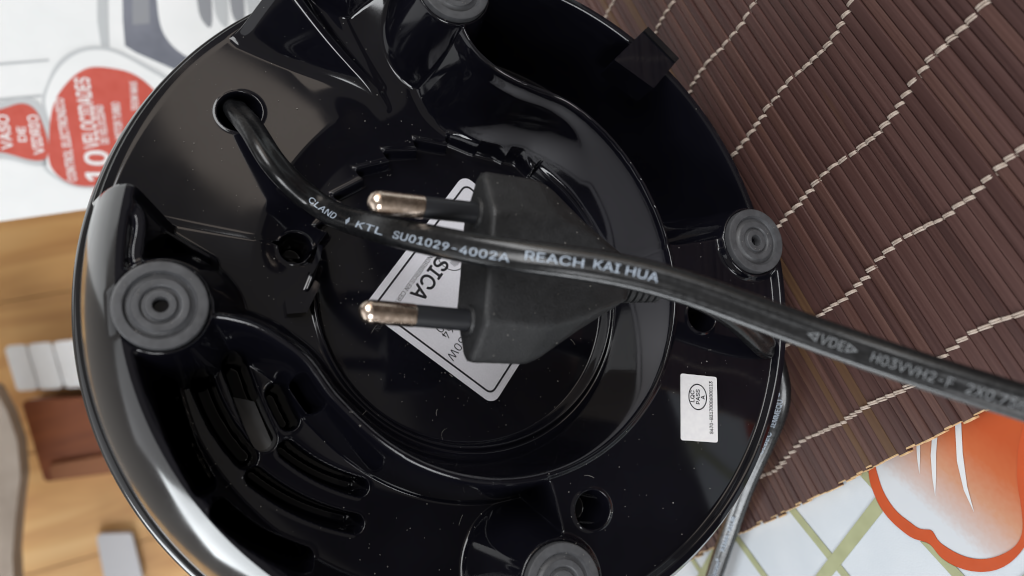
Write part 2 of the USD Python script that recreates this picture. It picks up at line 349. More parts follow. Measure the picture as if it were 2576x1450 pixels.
# ------------------------------------------------------------------ the power cord with its plug
def cable(ctrl, n=240):
    c = np.array([ray(p[:2])[0] * p[2] for p in ctrl]) ; t = np.r_[0, np.cumsum(np.linalg.norm(np.diff(c, axis=0), axis=1))]
    sp_ = CubicSpline(t, c); tt = np.linspace(0, t[-1], n * 4); P = sp_(tt)
    l = np.r_[0, np.cumsum(np.linalg.norm(np.diff(P, axis=0), axis=1))]; ss = np.linspace(0, l[-1], n)
    P = np.stack([np.interp(ss, l, P[:, k]) for k in range(3)], -1); Tn = np.gradient(P, ss, axis=0); Tn /= np.linalg.norm(Tn, axis=1)[:, None]
    return ss, P, Tn
def cable_frames(ss, P, Tn, roll):
    """N: towards the wide face, S: across the wide face"""
    view = -P / np.linalg.norm(P, axis=1)[:, None]
    N = view - Tn * np.sum(view * Tn, 1)[:, None]; N /= np.linalg.norm(N, axis=1)[:, None]; S = np.cross(N, Tn)
    r = np.radians(np.interp(np.linspace(0, 1, len(ss)), np.linspace(0, 1, len(roll)), roll))[:, None]
    N2 = N * np.cos(r) + S * np.sin(r); S2 = np.cross(N2, Tn); return N2, S2
def cable_mesh(P, N, S, wid, thk):
    r = thk / 2; a = wid / 2 - r; ang = np.linspace(-90, 90, 11)
    prof = [(a + r * math.cos(math.radians(t)), r * math.sin(math.radians(t))) for t in ang] + [(a * q, r * (1 - .07 * (1 - q * q))) for q in (.6, .3, 0, -.3, -.6)] + \
           [(-a - r * math.cos(math.radians(t)), -r * math.sin(math.radians(t))) for t in ang] + [(a * q, -r) for q in (-.5, 0, .5)]
    prof = np.array(prof); v = P[:, None] + S[:, None] * prof[None, :, :1] + N[:, None] * prof[None, :, 1:]
    n, k = len(P), len(prof); f = grid_faces(n, k); v = v.reshape(-1, 3)
    v = np.vstack([v, P[0], P[-1]]); j = np.arange(k)
    f = np.vstack([f, np.stack([np.full(k, n * k), j, (j + 1) % k], -1), np.stack([np.full(k, n * k + 1), (n - 1) * k + (j + 1) % k, (n - 1) * k + j], -1)])
    return W(v), f
def on_cable(m, fr_, s0, lat, thk, sign=1, wid=.0062):
    """flat lettering (x along, y across) wrapped on the cable's wide face"""
    ss, P, Tn, N, S = fr_; x = s0 + sign * m.vertices[:, 0]; y = lat + sign * m.vertices[:, 1]
    g = lambda A: np.stack([np.interp(x, ss, A[:, k]) for k in range(3)], -1)
    a = wid / 2 - thk / 2; ex_ = np.clip(np.abs(y) - a, 0, thk / 2 * .98); zz = np.sqrt((thk / 2) ** 2 - ex_ ** 2)
    v = g(P) + g(S) * (y)[:, None] + g(N) * (zz + m.vertices[:, 2] - .00001)[:, None]
    return T(W(v), m.faces)
def mat_depth(p, z): r = ray(p) @ RW.T; return ((z - H) / r[:, 2])[0]
def base_depth(p, w0): n = BM[:, 2]; return ((BC + n * w0 * 1e-3) @ n) / (ray(p)[0] @ n)
hd = base_depth((600, 285), -20)
c1 = [(588, 262, hd + .006), (606, 292, hd - .001), (640, 335, hd - .0065), (700, 425, hd - .010), (780, 500, .1515), (900, 560, .1400), (1100, 608, .1262), (1300, 643, .1205), (1500, 670, .1190), (1700, 716, .1175),
      (1900, 786, .1155), (2100, 858, .1130), (2300, 926, .1095), (2576, 1013, .1050), (2760, 1070, .1020)]
ss, P, Tn = cable(c1); N, S = cable_frames(ss, P, Tn, [35, 35, 30, 24, 12, 8, 0, -6, -8, -10, -12])
CW, CT_ = .0052, .0033
f1 = (ss, P, Tn, N, S)
LOCC = W(P[len(P) // 2])[0]; LOCC[2] = 0
CORD = thing('power_cord', LOCC, 'flat black mains cord with two-pin plug looping out of the base over the placemat', 'power cord')
crd = part(CORD, 'cord', cable_mesh(P, N, S, CW, CT_), M_cord, True)
pxs = np.c_[PC[0] + PF * P[:, 0] / -P[:, 2], PC[1] - PF * P[:, 1] / -P[:, 2]]
s_at = lambda x: np.interp(x, pxs[:, 0], ss)
def cord_text(t, x0, x1, h, lat, m_, bold=False):
    m = meshkit.text_mesh(t, h, .00006, bold); m.vertices[:, 0] *= (s_at(x1) - s_at(x0)) / m.bounds[1][0]
    m = trimesh.Trimesh(*trimesh.remesh.subdivide_to_size(m.vertices, m.faces, .0012), process=False)
    mm = on_cable(m, f1, s_at(x0), lat, CT_, 1, CW); part(crd, 'printed_lettering', mm, m_)
cord_text('CLAND', 775, 868, .0012, -.0016, M_print)
cord_text('KTL', 918, 985, .0012, -.0015, M_print)
cord_text('SU01029-4002A', 1008, 1290, .00125, -.0014, M_print)
cord_text('REACH', 1322, 1468, .00135, -.0006, M_print)
cord_text('KAI HUA', 1490, 1655, .00135, -.0004, M_print)
cord_text('VDE', 2062, 2125, .0014, -.0008, M_printdim); cord_text('H03VVH2-F', 2190, 2395, .0014, -.0008, M_printdim); cord_text('2X0.75mm', 2425, 2620, .0014, -.0008, M_printdim)
def cord_shape(poly, x0, lat, m_):
    m = flat(poly, .00006); m = trimesh.Trimesh(*trimesh.remesh.subdivide_to_size(m.vertices, m.faces, .0008), process=False)
    part(crd, 'printed_mark', on_cable(m, f1, s_at(x0), lat, CT_, 1, CW), m_)
for sx_, x0 in ((-1, 2056), (1, 2130)):
    tr = Polygon([(0, 0), (0, .0014), (sx_ * .0016, .0007)]); cord_shape(tr.difference(tr.buffer(-.0002, join_style=2)), x0, -.0008, M_printdim)
dg = shapely.box(-.0005, -.0005, .0005, .0005); cord_shape(shapely.affinity.rotate(dg.difference(dg.buffer(-.0002)), 45), 898, -.0009, M_print); cord_shape(Point(0, 0).buffer(.0002), 898, -.0009, M_print)

# plug
pa = np.array([-math.cos(math.radians(24)) * math.cos(math.radians(5)), math.cos(math.radians(24)) * math.sin(math.radians(5)), math.sin(math.radians(24))])   # pins point along pa
pb = np.array([0.0, 1, 0]); pb -= pa * (pb @ pa); pb /= np.linalg.norm(pb); pt = np.cross(pb, pa); pt = pt if pt[2] > 0 else -pt
P0 = ray((1190, 671))[0] * .1325
def PL(v): v = np.atleast_2d(v) * 1e-3; return W(P0 + v[:, :1] * -pa + v[:, 1:2] * pb + v[:, 2:] * pt)      # x along the body, y across, z to the lens
# body: hexagonal section swept with the outline of a flat two-pin plug
import manifold3d as m3
def sect(x, wy, tz, ty):                          # hexagon-like: flat top of width ty, full width wy at mid height
    return np.array([[x, wy, tz * .18], [x, ty, tz], [x, -ty, tz], [x, -wy, tz * .18], [x, -wy, -tz * .18], [x, -ty, -tz], [x, ty, -tz], [x, wy, -tz * .18]])
prof = [(0, 15.6, 6.3, 8.6), (.7, 16.4, 6.9, 9.2), (10.5, 16.3, 7.0, 9.4), (12.5, 15.6, 7.0, 9.2), (21, 9.6, 6.6, 6.4), (27.5, 5.2, 5.0, 4.0), (29, 4.4, 4.2, 3.4)]
hulls = []
for a, b in zip(prof[:-1], prof[1:]):
    hulls.append(m3.Manifold.hull_points(np.vstack([sect(*a), sect(*b)])))
def sph(c, r): return m3.Manifold.sphere(r, 16).translate(c)
body = hulls[0]
for q in hulls[1:]: body = body + q
body = body.refine_to_length(.8); q = body.to_mesh(); tb = trimesh.Trimesh(q.vert_properties[:, :3], q.tri_verts); trimesh.smoothing.filter_taubin(tb, iterations=14)
plug = part(CORD, 'plug', (PL(tb.vertices), tb.faces), M_plug, 50)
so_ = Polygon([(.2, 16.2), (10.5, 16.25), (12.5, 15.5), (21, 9.5), (27.5, 5.2), (29, 4.4), (29, -4.4), (27.5, -5.2), (21, -9.5), (12.5, -15.5), (10.5, -16.25), (.2, -16.2)]).buffer(.06)
sm_ = trimesh.creation.extrude_polygon(so_, .3); part(plug, 'mould_seam', (PL(sm_.vertices - [0, 0, .15]), sm_.faces), M_plug)
pd_ = []
for q in range(110):
    f_ = rng.integers(0, len(tb.faces)); nrm = tb.face_normals[f_]
    if nrm[2] < .2: continue
    m = trimesh.creation.icosphere(0, rng.uniform(.05, .12)); m.apply_translation(tb.vertices[tb.faces[f_]].mean(0) + nrm * .04); pd_.append(m)
pd_ = cat_(pd_); part(plug, 'dust', (PL(pd_.vertices), pd_.faces), M_dust, kind='stuff')
def revolve_x(pr, seg=32):                         # (x, r)
    pr = np.array(pr, float); a = np.linspace(0, 2 * np.pi, seg, endpoint=False)
    v = np.stack([np.broadcast_to(pr[:, :1], (len(pr), seg)), pr[:, 1:] * np.cos(a), pr[:, 1:] * np.sin(a)], -1).reshape(-1, 3); return v, grid_faces(len(pr), seg)
for sy in (1, -1):
    def pin_at(v):
        k = -v[:, 0] / 19.0; w = v.copy(); w[:, 1] += sy * (9.25 - .35 * k); return PL(w)
    v, f = revolve_x([(.5, 1.9), (-9.9, 1.9), (-10.0, 1.75)]); part(plug, 'pin_sleeve', (pin_at(v), f), M_sleeve, True)
    v, f = revolve_x([(-9.8, 1.95)] + [(-10, 1.98), (-17.2, 2.0)] + [(-17.2 - 1.9 * math.sin(t), 2.0 * math.cos(t)) for t in np.linspace(.1, 1.55, 9)]); part(plug, 'metal_pin', (pin_at(v), f), M_brass, 50)
    v, f = revolve_x([(-.4, 0.1), (-.5, 2.6), (.6, 3.0)]); part(plug, 'pin_collar', (pin_at(v), f), M_plug, 50)
rings = []
for k in range(6):
    x0 = 29.0 + k * 1.55; v, f = revolve_x([(x0 - .3, 2.2), (x0, 3.55 - .12 * k), (x0 + .95, 3.5 - .12 * k), (x0 + 1.2, 2.2)], 28); v[:, 1] *= 1.2; rings.append(T(PL(v), f))
v, f = revolve_x([(27, 3.0), (38, 2.4)], 28); rings.append(T(PL(v), f))
part(plug, 'strain_relief', cat_(rings), M_plug, 40)

Pe = P0 + .030 * -pa; Pf = P0 + .040 * -pa
def cp(p): return (PC[0] + PF * p[0] / -p[2], PC[1] - PF * p[1] / -p[2], -p[2])
print('plug end px', cp(Pe), cp(Pf), 'mat depth', [mat_depth(q, .004) for q in ((1930, 880), (1960, 950), (1890, 1200), (1795, 1450))], 'rim', base_depth((1930, 880), 0))
md = lambda x, y, dz=.0035: (x, y, mat_depth((x, y), dz))
c2 = [cp(P0 + .028 * -pa), cp(Pf), (1870, 818, .1600), (1925, 872, .1690), (1950, 915, mat_depth((1950, 915), .007)), (1963, 975, mat_depth((1963, 975), .006)), (1948, 1060, mat_depth((1948, 1060), .006)), (1908, 1150, mat_depth((1908, 1150), .006)), md(1868, 1245, .005), md(1836, 1335), md(1797, 1450), md(1765, 1560)]
ss2, P2, T2 = cable(c2); N2, S2 = cable_frames(ss2, P2, T2, [0, 0, 10, 14, 14, 10, 10, 10, 10])
crd2 = part(CORD, 'cord', cable_mesh(P2, N2, S2, CW, CT_), M_cord, True)
f2 = (ss2, P2, T2, N2, S2); px2 = np.c_[PC[0] + PF * P2[:, 0] / -P2[:, 2], PC[1] - PF * P2[:, 1] / -P2[:, 2]]
s_y = lambda y: np.interp(y, px2[:, 1], ss2)
def cord2_text(t, y0, y1, h, lat, bold=False):
    m = meshkit.text_mesh(t, h, .00006, bold); L_ = s_y(y0) - s_y(y1); m.vertices[:, 0] *= L_ / m.bounds[1][0]
    m = trimesh.Trimesh(*trimesh.remesh.subdivide_to_size(m.vertices, m.faces, .0012), process=False)
    part(crd2, 'printed_lettering', on_cable(m, f2, s_y(y0), lat, CT_, -1, CW), M_print)
cord2_text('CEBEC', 1132, 1078, .0013, .0002); cord2_text('IEMMEQU', 1066, 998, .0013, .0002); cord2_text('KEMA-KEUR', 1378, 1290, .0013, .0002); cord2_text('0.75mm²', 1475, 1398, .0013, .0002)
for y_ in (985, 965, 945, 925):
    m = flat(Point(0, 0).buffer(.00065).difference(Point(0, 0).buffer(.00048)).union(shapely.box(-.0006, -.0001, .0006, .0001)), .00006)
    part(crd2, 'printed_mark', on_cable(m, f2, s_y(y_), -.0012, CT_, -1, CW), M_print)

# ------------------------------------------------------------------ the placemat of thin wooden slats
E_ = np.array([-0.22656259, -0.50344379, -0.83379478]); G_ = np.array([0.34554455, -0.84191781, 0.41445549])
EW, GW = Wd(E_), Wd(G_); EW[2] = GW[2] = 0; EW /= np.linalg.norm(EW); GW /= np.linalg.norm(GW)
def MP(e, g, z): e, g, z = np.broadcast_arrays(e, g, z); return e[..., None] * EW + g[..., None] * GW + z[..., None] * np.array([0, 0, 1.0])
SLATC = [((.046, .0195, .0170), (.083, .042, .037)), ((.053, .023, .0195), (.096, .049, .043)), ((.040, .0175, .0155), (.074, .037, .033)), ((.062, .027, .022), (.108, .056, .046)), ((.068, .034, .019), (.118, .064, .034))]
M_slat = []
for k, (a, b) in enumerate(SLATC):
    nodes = {'g': ('texture_coordinate', {}), 'r0': ('mapping', {'rotation': (0, 0, -math.atan2(GW[1], GW[0]))}),
             'mp': ('mapping', {'scale': (14, 1100, 60)}), 'n': ('noise_texture', {'scale': 1., 'detail': 6., 'roughness': .6}), 'r': ('rgb_ramp', {'ramp': [(.3, a), (.72, b)]}),
             'm2': ('mapping', {'scale': (20, 330, 30), 'location': (k * 3.1, 0, 0)}), 'nb': ('noise_texture', {'scale': 1., 'detail': 2.}),
             'rb': ('rgb_ramp', {'ramp': [(.66, (0, 0, 0)), (.80, (.6, .6, .6))]}), 'mx': ('mix', {'color2': (.105, .055, .028)}),
             'b': ('bump', {'strength': .30, 'distance': .0003}), 'p': ('principled_bsdf', {'roughness': .50, 'specular_ior_level': .28})}
    M_slat.append(mat('wood_slat_%d' % k, nodes, [('g.object', 'r0.vector'), ('r0.vector', 'mp.vector'), ('r0.vector', 'm2.vector'), ('mp.vector', 'n.vector'), ('m2.vector', 'nb.vector'),
        ('n.fac', 'r.fac'), ('nb.fac', 'rb.fac'), ('rb.color', 'mx.fac'), ('r.color', 'mx.color1'), ('mx.color', 'p.base_color'), ('n.fac', 'b.height'), ('b.normal', 'p.normal')]))
M_cut = noisy('cut_wood_end', (.55, .36, .18), (.72, .50, .28), 900, (.6, .8))
M_thread = noisy('beige_thread', (.34, .27, .22), (.50, .42, .36), 900, (.6, .8), .3, 3000)
LOCM = MP(np.array(.16), np.array(-.012), np.array(0.)).reshape(3)
MATP = thing('placemat', LOCM, 'dark brown slatted wooden placemat tied with pale thread, under the black base', 'placemat')
PITCH = .00265; GE = -.01006; GL = .30
ei = .055; slats = []
wav = lambda e, g: .0010 * math.sin(e * 61 + g * 9) + .0005 * math.sin(e * 141 - g * 13 + 1) - .0006
while ei < .345:
    wd = PITCH * rng.uniform(.78, 1.24); slats.append((ei + wd / 2, wd)); ei += wd
gs = np.linspace(0, 1, 13)
for k, (e0, wd) in enumerate(slats):
    hw = wd / 2 * .97; th_ = .0017; tilt = rng.uniform(-.10, .10); g0 = GE + rng.normal(0, .0003); jz = rng.normal(0, .00010)
    sec = np.array([(-1, 0), (-1, .72), (-.9, .90), (-.6, .98), (0, 1.), (.6, .98), (.9, .90), (1, .72), (1, 0)])
    gg = g0 - gs * GL
    zb = np.array([wav(e0, g) for g in gg]) + jz - th_ + .0012
    e = e0 + sec[None, :, 0] * hw; z = zb[:, None] + sec[None, :, 1] * th_ + sec[None, :, 0] * hw * tilt
    v = MP(e + 0 * z, gg[:, None] + 0 * z, z).reshape(-1, 3); n, q = len(gg), len(sec); f = grid_faces(n, q)
    rm = rng.random(); mk = M_slat[4] if rm < .07 else M_slat[int(rng.integers(0, 4))]
    sp_path = part(MATP, 'slat', (v, f[:, ::-1]), mk, 35)
    cv = MP(e[0], np.full(q, gg[0] + .00002), z[0]); cv2 = MP(e[0], np.full(q, gg[0] + .00018 + .0002 * rng.random()), z[0] + .0001); j = np.arange(q)
    cf = [[q + 0, q + a, q + a + 1] for a in range(1, q - 1)] + [[a, (a + 1) % q, q + (a + 1) % q] for a in range(q)] + [[a, q + (a + 1) % q, q + a] for a in range(q)]
    part(sp_path, 'cut_end', (np.vstack([cv, cv2]), cf), M_cut)
def tube(p, r, seg=6):
    p = np.asarray(p); t = np.gradient(p, axis=0); t /= np.linalg.norm(t, axis=1)[:, None]; n = np.cross(t, GW); n /= np.linalg.norm(n, axis=1)[:, None]; b = np.cross(t, n)
    a = np.linspace(0, 2 * np.pi, seg, endpoint=False); v = p[:, None] + r * (np.cos(a)[None, :, None] * n[:, None] + np.sin(a)[None, :, None] * b[:, None])
    return T(v.reshape(-1, 3), grid_faces(len(p), seg)[:, ::-1])
dS = .022808
for k in range(5, -7, -1):
    g0 = -.135748 + k * dS; tb_ = []
    if g0 < GE - GL + .003: break
    ee = np.array([q[0] for q in slats]); ph = rng.uniform(0, 6.28, 3); wob = .0009 * np.sin(ee * 118 + .9 * k + ph[0] * .25) + .0006 * np.sin(ee * 210 + ph[1]) + rng.normal(0, .00012, len(slats))
    for (e0, wd), wq in zip(slats, wob):
        for off in (-.00019, .00019):
            tt = np.linspace(-1, 1, 7); e = e0 + tt * wd * .52; g = g0 + wq + off - tt * .00030 + rng.normal(0, .00005)
            z = wav(e0, g0) + .0012 + .00015 - .0010 * np.abs(tt) ** 4 + 0 * e
            tb_.append(tube(MP(e, g, z), .00023))
    part(MATP, 'stitching_thread', cat_(tb_), M_thread, True)

# ------------------------------------------------------------------ tablecloth with its print
ZT = -.0024
M_cloth = noisy('white_oilcloth', (.47, .51, .55), (.52, .555, .59), 60, (.5, .65), .10, 2200, spec=.2)
M_green = noisy('olive_print', (.28, .295, .165), (.33, .345, .20), 200, (.55, .65), spec=.2)
M_pale = noisy('pale_olive_print', (.52, .55, .40), (.60, .62, .48), 200, (.55, .65), spec=.2)
M_redp = noisy('orange_red_print', (.40, .056, .009), (.44, .064, .011), 200, (.55, .65), spec=.2)
M_wprint = plain('white_print', (.56, .58, .60), .6)
LT = np.array([0, .15, ZT]); YF = .068
CLOTH = thing('tablecloth', LT, 'white oilcloth tablecloth printed with green lattice and a red vegetable', 'tablecloth')
cl = trimesh.creation.box((1.1, .45, .001)); cl.apply_translation((0, YF + .225, ZT - .0005)); fl = trimesh.creation.box((1.1, .001, .22)); fl.apply_translation((0, YF - .0006, ZT - .11)); part(CLOTH, 'cloth_sheet', cl, M_cloth)
def cpx(cx, cy): return (2720 + cx / 1.8125) / 1.58385, (1496 + cy / 1.8125) / 1.58385
def tpoly(pts_, dz, crop=True):
    q = on_level([cpx(*p) for p in pts_] if crop else pts_, ZT + dz)[:, :2]; return Polygon(q).buffer(0)
def tflat(poly, dz):
    ms = []
    for g in getattr(poly, 'geoms', [poly]):
        m = trimesh.creation.extrude_polygon(g, .00006); m.apply_translation((0, 0, ZT + dz)); ms.append(m)
    return cat_(ms)
OUT = [(1352, 640), (1350, 690), (1362, 780), (1390, 860), (1440, 960), (1510, 1050), (1600, 1130), (1690, 1185), (1785, 1215), (1850, 1290), (1940, 1360), (2050, 1405), (2170, 1420), (2300, 1395), (2400, 1330), (2475, 1240), (2540, 1120), (2600, 950), (2640, 760), (2650, 560), (2600, 330), (2480, 120), (2330, 10), (2150, 40), (1950, 150), (1700, 320), (1480, 480)]
INN = [(1400, 640), (1415, 720), (1440, 800), (1490, 900), (1570, 1000), (1660, 1070), (1735, 1112), (1803, 1120), (1840, 1175), (1910, 1240), (2010, 1295), (2120, 1325), (2230, 1320), (2330, 1285), (2410, 1230), (2455, 1150), (2462, 1040), (2445, 900), (2425, 760), (2425, 640), (2440, 480), (2470, 300), (2400, 170), (2300, 120), (2150, 150), (1950, 250), (1720, 400), (1520, 540)]
def spl(pts_, n=160):
    p = np.array(pts_ + pts_[:1], float); t = np.r_[0, np.cumsum(np.hypot(*np.diff(p, axis=0).T))]; return CubicSpline(t, p, bc_type='periodic')(np.linspace(0, t[-1], n))[:-1]
Po, Pi = tpoly(spl(OUT), .0001), tpoly(spl(INN), .0001)
lat = []
def band(a, b, w0, w1): 
    a, b = np.array(a, float), np.array(b, float); d = b - a; nrm = np.array([-d[1], d[0]]) / np.linalg.norm(d)
    return [a + nrm * w0 / 2, b + nrm * w1 / 2, b - nrm * w1 / 2, a - nrm * w0 / 2]
# lattice: two families of straight lines over the whole cloth (from two lines seen)
la = on_level([cpx(830, 1005), cpx(1165, 1420), cpx(1415, 930), cpx(1020, 1440)], ZT)[:, :2]
d1 = la[1] - la[0]; d1 /= np.linalg.norm(d1); d2 = la[3] - la[2]; d2 /= np.linalg.norm(d2)
lc = on_level([cpx(425, 1215)], ZT)[0][:2]; node = on_level([cpx(1100, 1350)], ZT)[0][:2]
dv = lc - node; ab = np.linalg.solve(np.stack([d1, d2], 1), dv); print('lattice steps', ab)
sa, sb = abs(ab[0]), abs(ab[1])
W1 = .0028
shape_all = []
sheet = shapely.box(-.54, YF + .001, .54, YF + .449)
pitch_n = .052
n1 = np.array([-d1[1], d1[0]]); n2 = np.array([-d2[1], d2[0]])
off1 = abs((lc - node) @ n1); off2 = abs((lc - node) @ n2); print('offsets', off1, off2)
for fam, (d_, n_, of) in enumerate(((d1, n1, off1), (d2, n2, off2))):
    of = max(of, .03)
    for k in range(-14, 15):
        c = node + n_ * of * k; ln = LineString([c - d_ * 1.2, c + d_ * 1.2]).buffer(W1 / 2 * (1 if fam == 0 else 1.15)).intersection(sheet).difference(Po.buffer(.0002))
        if ln.is_empty or ln.area < 1e-7: continue
        part(CLOTH, 'lattice_line', tflat(ln, .0001 + .00008 * fam), M_green)
mo = part(CLOTH, 'vegetable_outline', tflat(Po.difference(Pi), .00025), M_redp)
# the fill fades from orange to white across the print
g1 = on_level([cpx(2300, 520), cpx(1950, 1180), cpx(1450, 760)], ZT)
gd = (g1[1] - g1[0])[:2]; gl = np.linalg.norm(gd); gd = gd / gl
A0 = g1[0][:2] - LT[:2]
M_fill = mat('vegetable_fade_print', {'g': ('texture_coordinate', {}), 's': ('vector_math', {'math_type': 'dot_product', 'vector2': (gd[0] / gl, gd[1] / gl, 0)}),
    'o': ('math', {'math_type': 'subtract', 'value2': float(A0 @ gd / gl)}), 'nz': ('noise_texture', {'scale': 900., 'detail': 3.}), 'nm': ('math', {'math_type': 'multiply', 'value2': .12}), 'ad': ('math', {'math_type': 'add'}),
    'r': ('rgb_ramp', {'ramp': [(.0, (.38, .062, .011)), (.25, (.42, .10, .03)), (.55, (.45, .22, .13)), (.85, (.46, .38, .36)), (1.0, (.50, .525, .555))]}), 'p': ('principled_bsdf', {'roughness': .6, 'specular_ior_level': .2})},
    [('g.object', 's.vector1'), ('s.value', 'o.value1'), ('g.object', 'nz.vector'), ('nz.fac', 'nm.value1'), ('o.value', 'ad.value1'), ('nm.value', 'ad.value2'), ('ad.value', 'r.fac'), ('r.color', 'p.base_color')])
part(CLOTH, 'vegetable_fill', tflat(Pi, .00015), M_fill)
for st_ in ([(1695, 470), (1722, 465), (1722, 600), (1718, 710), (1702, 600)], [(1812, 415), (1850, 405), (1838, 560), (1838, 740), (1832, 870), (1812, 740), (1800, 580)], [(1975, 330), (2018, 320), (2030, 560), (2062, 800), (2112, 985), (2040, 830), (1990, 620)]):
    part(CLOTH, 'white_highlight', tflat(tpoly(st_, .0001), .0003), M_wprint)

# ------------------------------------------------------------------ the printed carton behind
M_card = noisy('white_printed_card', (.74, .76, .76), (.80, .81, .81), 30, (.35, .5))
M_cred = noisy('red_carton_print', (.50, .085, .060), (.56, .105, .078), 60, (.3, .4))
M_rim = plain('grey_carton_print', (.52, .54, .55), .35)
M_dark = noisy('slate_carton_print', (.13, .14, .17), (.20, .21, .25), 40, (.3, .4))
M_gray = plain('light_grey_carton_print', (.48, .50, .51), .4)
M_mid = plain('mid_grey_carton_print', (.26, .27, .29), .4)
psi = math.radians(-14)
dh = np.array([math.cos(psi), math.sin(psi), 0]); nf = np.array([math.sin(psi), -math.cos(psi), 0])
Pcor = at_depth((115, 541), .34)[0]
LOCX = Pcor.copy(); LOCX[2] = ZT
CART = thing('appliance_carton', LOCX, 'white printed cardboard carton with red badges standing behind the black base', 'carton')
TOPZ = .46
bx = trimesh.creation.box((.30, .20, TOPZ - ZT)); R4 = np.eye(4); R4[:3, 0] = dh; R4[:3, 1] = -nf; R4[:3, 2] = (0, 0, 1); R4[:3, 3] = Pcor + dh * .15 - nf * .10; R4[2, 3] = (TOPZ + ZT) / 2
bx.apply_transform(R4); part(CART, 'carton_body', bx, M_card)
def fq(p):                                        # picture point -> (x, z) on the carton's face
    q = on_plane(p, Pcor, nf) - Pcor; return np.c_[q @ dh, q[:, 2]]
def face3(m, dz):
    v = np.asarray(m.vertices); return Pcor + v[:, :1] * dh + v[:, 1:2] * np.array([0, 0, 1.0]) + (v[:, 2:] + dz) * nf, m.faces
def c1p(pts_): return [(a / 2.871, b / 2.871) for a, b in pts_]
clip = shapely.box(0.001, -.5, .299, TOPZ - Pcor[2] - .001)
def pr_card(name, pts_, m_, dz, smoothit=False, cut=None):
    q = np.array(c1p(pts_)); q = spl([tuple(a) for a in q], 90) if smoothit else q
    pl = Polygon(fq(q)).buffer(0).intersection(clip)
    if cut is not None: pl = pl.difference(cut)
    m = flat(pl, .00005); part(CART, name, face3(m, dz), m_); return pl
pr_card('print_panel', [(870, -700), (885, 150), (900, 330), (980, 380), (1300, 520), (1500, 500), (2300, 100), (2600, -200), (2600, -700)], M_dark, .0001)
pr_card('print_stripe', [(690, -700), (700, 150), (730, 350), (790, 370), (780, 150), (770, -700)], M_gray, .0001)
pr_card('print_stripe', [(950, -600), (955, 180), (1080, 170), (1060, -600)], M_mid, .0002)
pr_card('print_jug', [(1140, -600), (1130, 0), (1170, 220), (1300, 380), (1500, 450), (1800, 330), (2100, 120), (2300, -100), (2300, -600)], M_card, .0002, True)
for k in range(5):
    x_ = 1480 + k * 118; pr_card('print_blade', [(x_ - 55, -260), (x_ - 60, 0), (x_ - 20, 150), (x_ + 30, 200), (x_ + 50, 80), (x_ + 45, -100), (x_, -260)], M_mid if k % 2 == 0 else M_gray, .0003, True)
pr_card('print_line', [(-900, 520), (350, 425), (350, 442), (-900, 545)], M_gray, .0001)
pr_card('print_line', [(-900, 790), (300, 680), (300, 700), (-900, 815)], M_gray, .0001)
pr_card('badge_rim', [(330, 620), (400, 470), (500, 380), (640, 335), (800, 345), (950, 410), (1100, 490), (1300, 640), (1350, 900), (1250, 1200), (1000, 1400), (700, 1365), (500, 1340), (370, 1270), (310, 1210), (330, 1100), (360, 1000), (330, 850), (300, 720)], M_rim, .0004, True)
pr_card('badge_rim', [(345, 640), (420, 500), (520, 410), (640, 365), (800, 375), (950, 440), (1090, 520), (1280, 660), (1320, 900), (1220, 1190), (1000, 1370), (700, 1345), (510, 1320), (390, 1255), (340, 1205), (350, 1100), (375, 1000), (350, 850), (325, 720)], M_card, .0005, True)
badge = pr_card('badge', [(640, 490), (780, 490), (950, 530), (1100, 640), (1200, 800), (1200, 1000), (1100, 1200), (900, 1320), (700, 1345), (560, 1340), (430, 1280), (360, 1190), (350, 1050), (362, 860), (400, 720), (490, 590)], M_cred, .0006, True)
pr_card('badge_rim', [(-500, 800), (0, 740), (190, 705), (280, 740), (330, 840), (385, 1000), (395, 1090), (370, 1180), (280, 1195), (0, 1140), (-500, 1080)], M_rim, .0004, True)
pr_card('badge', [(-480, 850), (0, 790), (180, 750), (245, 785), (300, 880), (340, 1000), (350, 1080), (330, 1145), (250, 1160), (0, 1100), (-480, 1030)], M_cred, .0006, True)
def card_words(t, p0, p1, hpx, bold=True):        # text from p0 to p1 (baseline, picture points of crop 1), hpx tall
    a, b = fq(c1p([p0]))[0], fq(c1p([p1]))[0]; d = b - a; L_ = np.linalg.norm(d); d /= L_; up = np.array([-d[1], d[0]])
    h_ = abs((fq(c1p([(p0[0] - hpx, p0[1])]))[0] - a) @ up)
    m = meshkit.text_mesh(t, h_, .00005, bold); m.vertices[:, 0] *= L_ / m.bounds[1][0]
    v = np.asarray(m.vertices).copy(); v[:, :2] = a + v[:, :1] * d + v[:, 1:2] * up; m = T(v, m.faces); part(CART, 'carton_lettering', face3(m, .0007), M_card)
card_words('VELOCIDADES', (715, 1070), (640, 560), 105)
card_words('CONTROL ELECTRONICO', (555, 1310), (455, 710), 62); card_words('DE VELOCIDAD', (785, 1040), (740, 760), 55); card_words('MOTOR TURBO', (890, 1010), (860, 740), 55); card_words('350W MAX', (1000, 800), (985, 590), 50)
card_words('10', (790, 1330), (775, 1090), 165)
card_words('VASO', (92, 1080), (55, 830), 78); card_words('DE', (192, 1030), (178, 915), 58); card_words('VIDRIO', (318, 1115), (268, 830), 72)

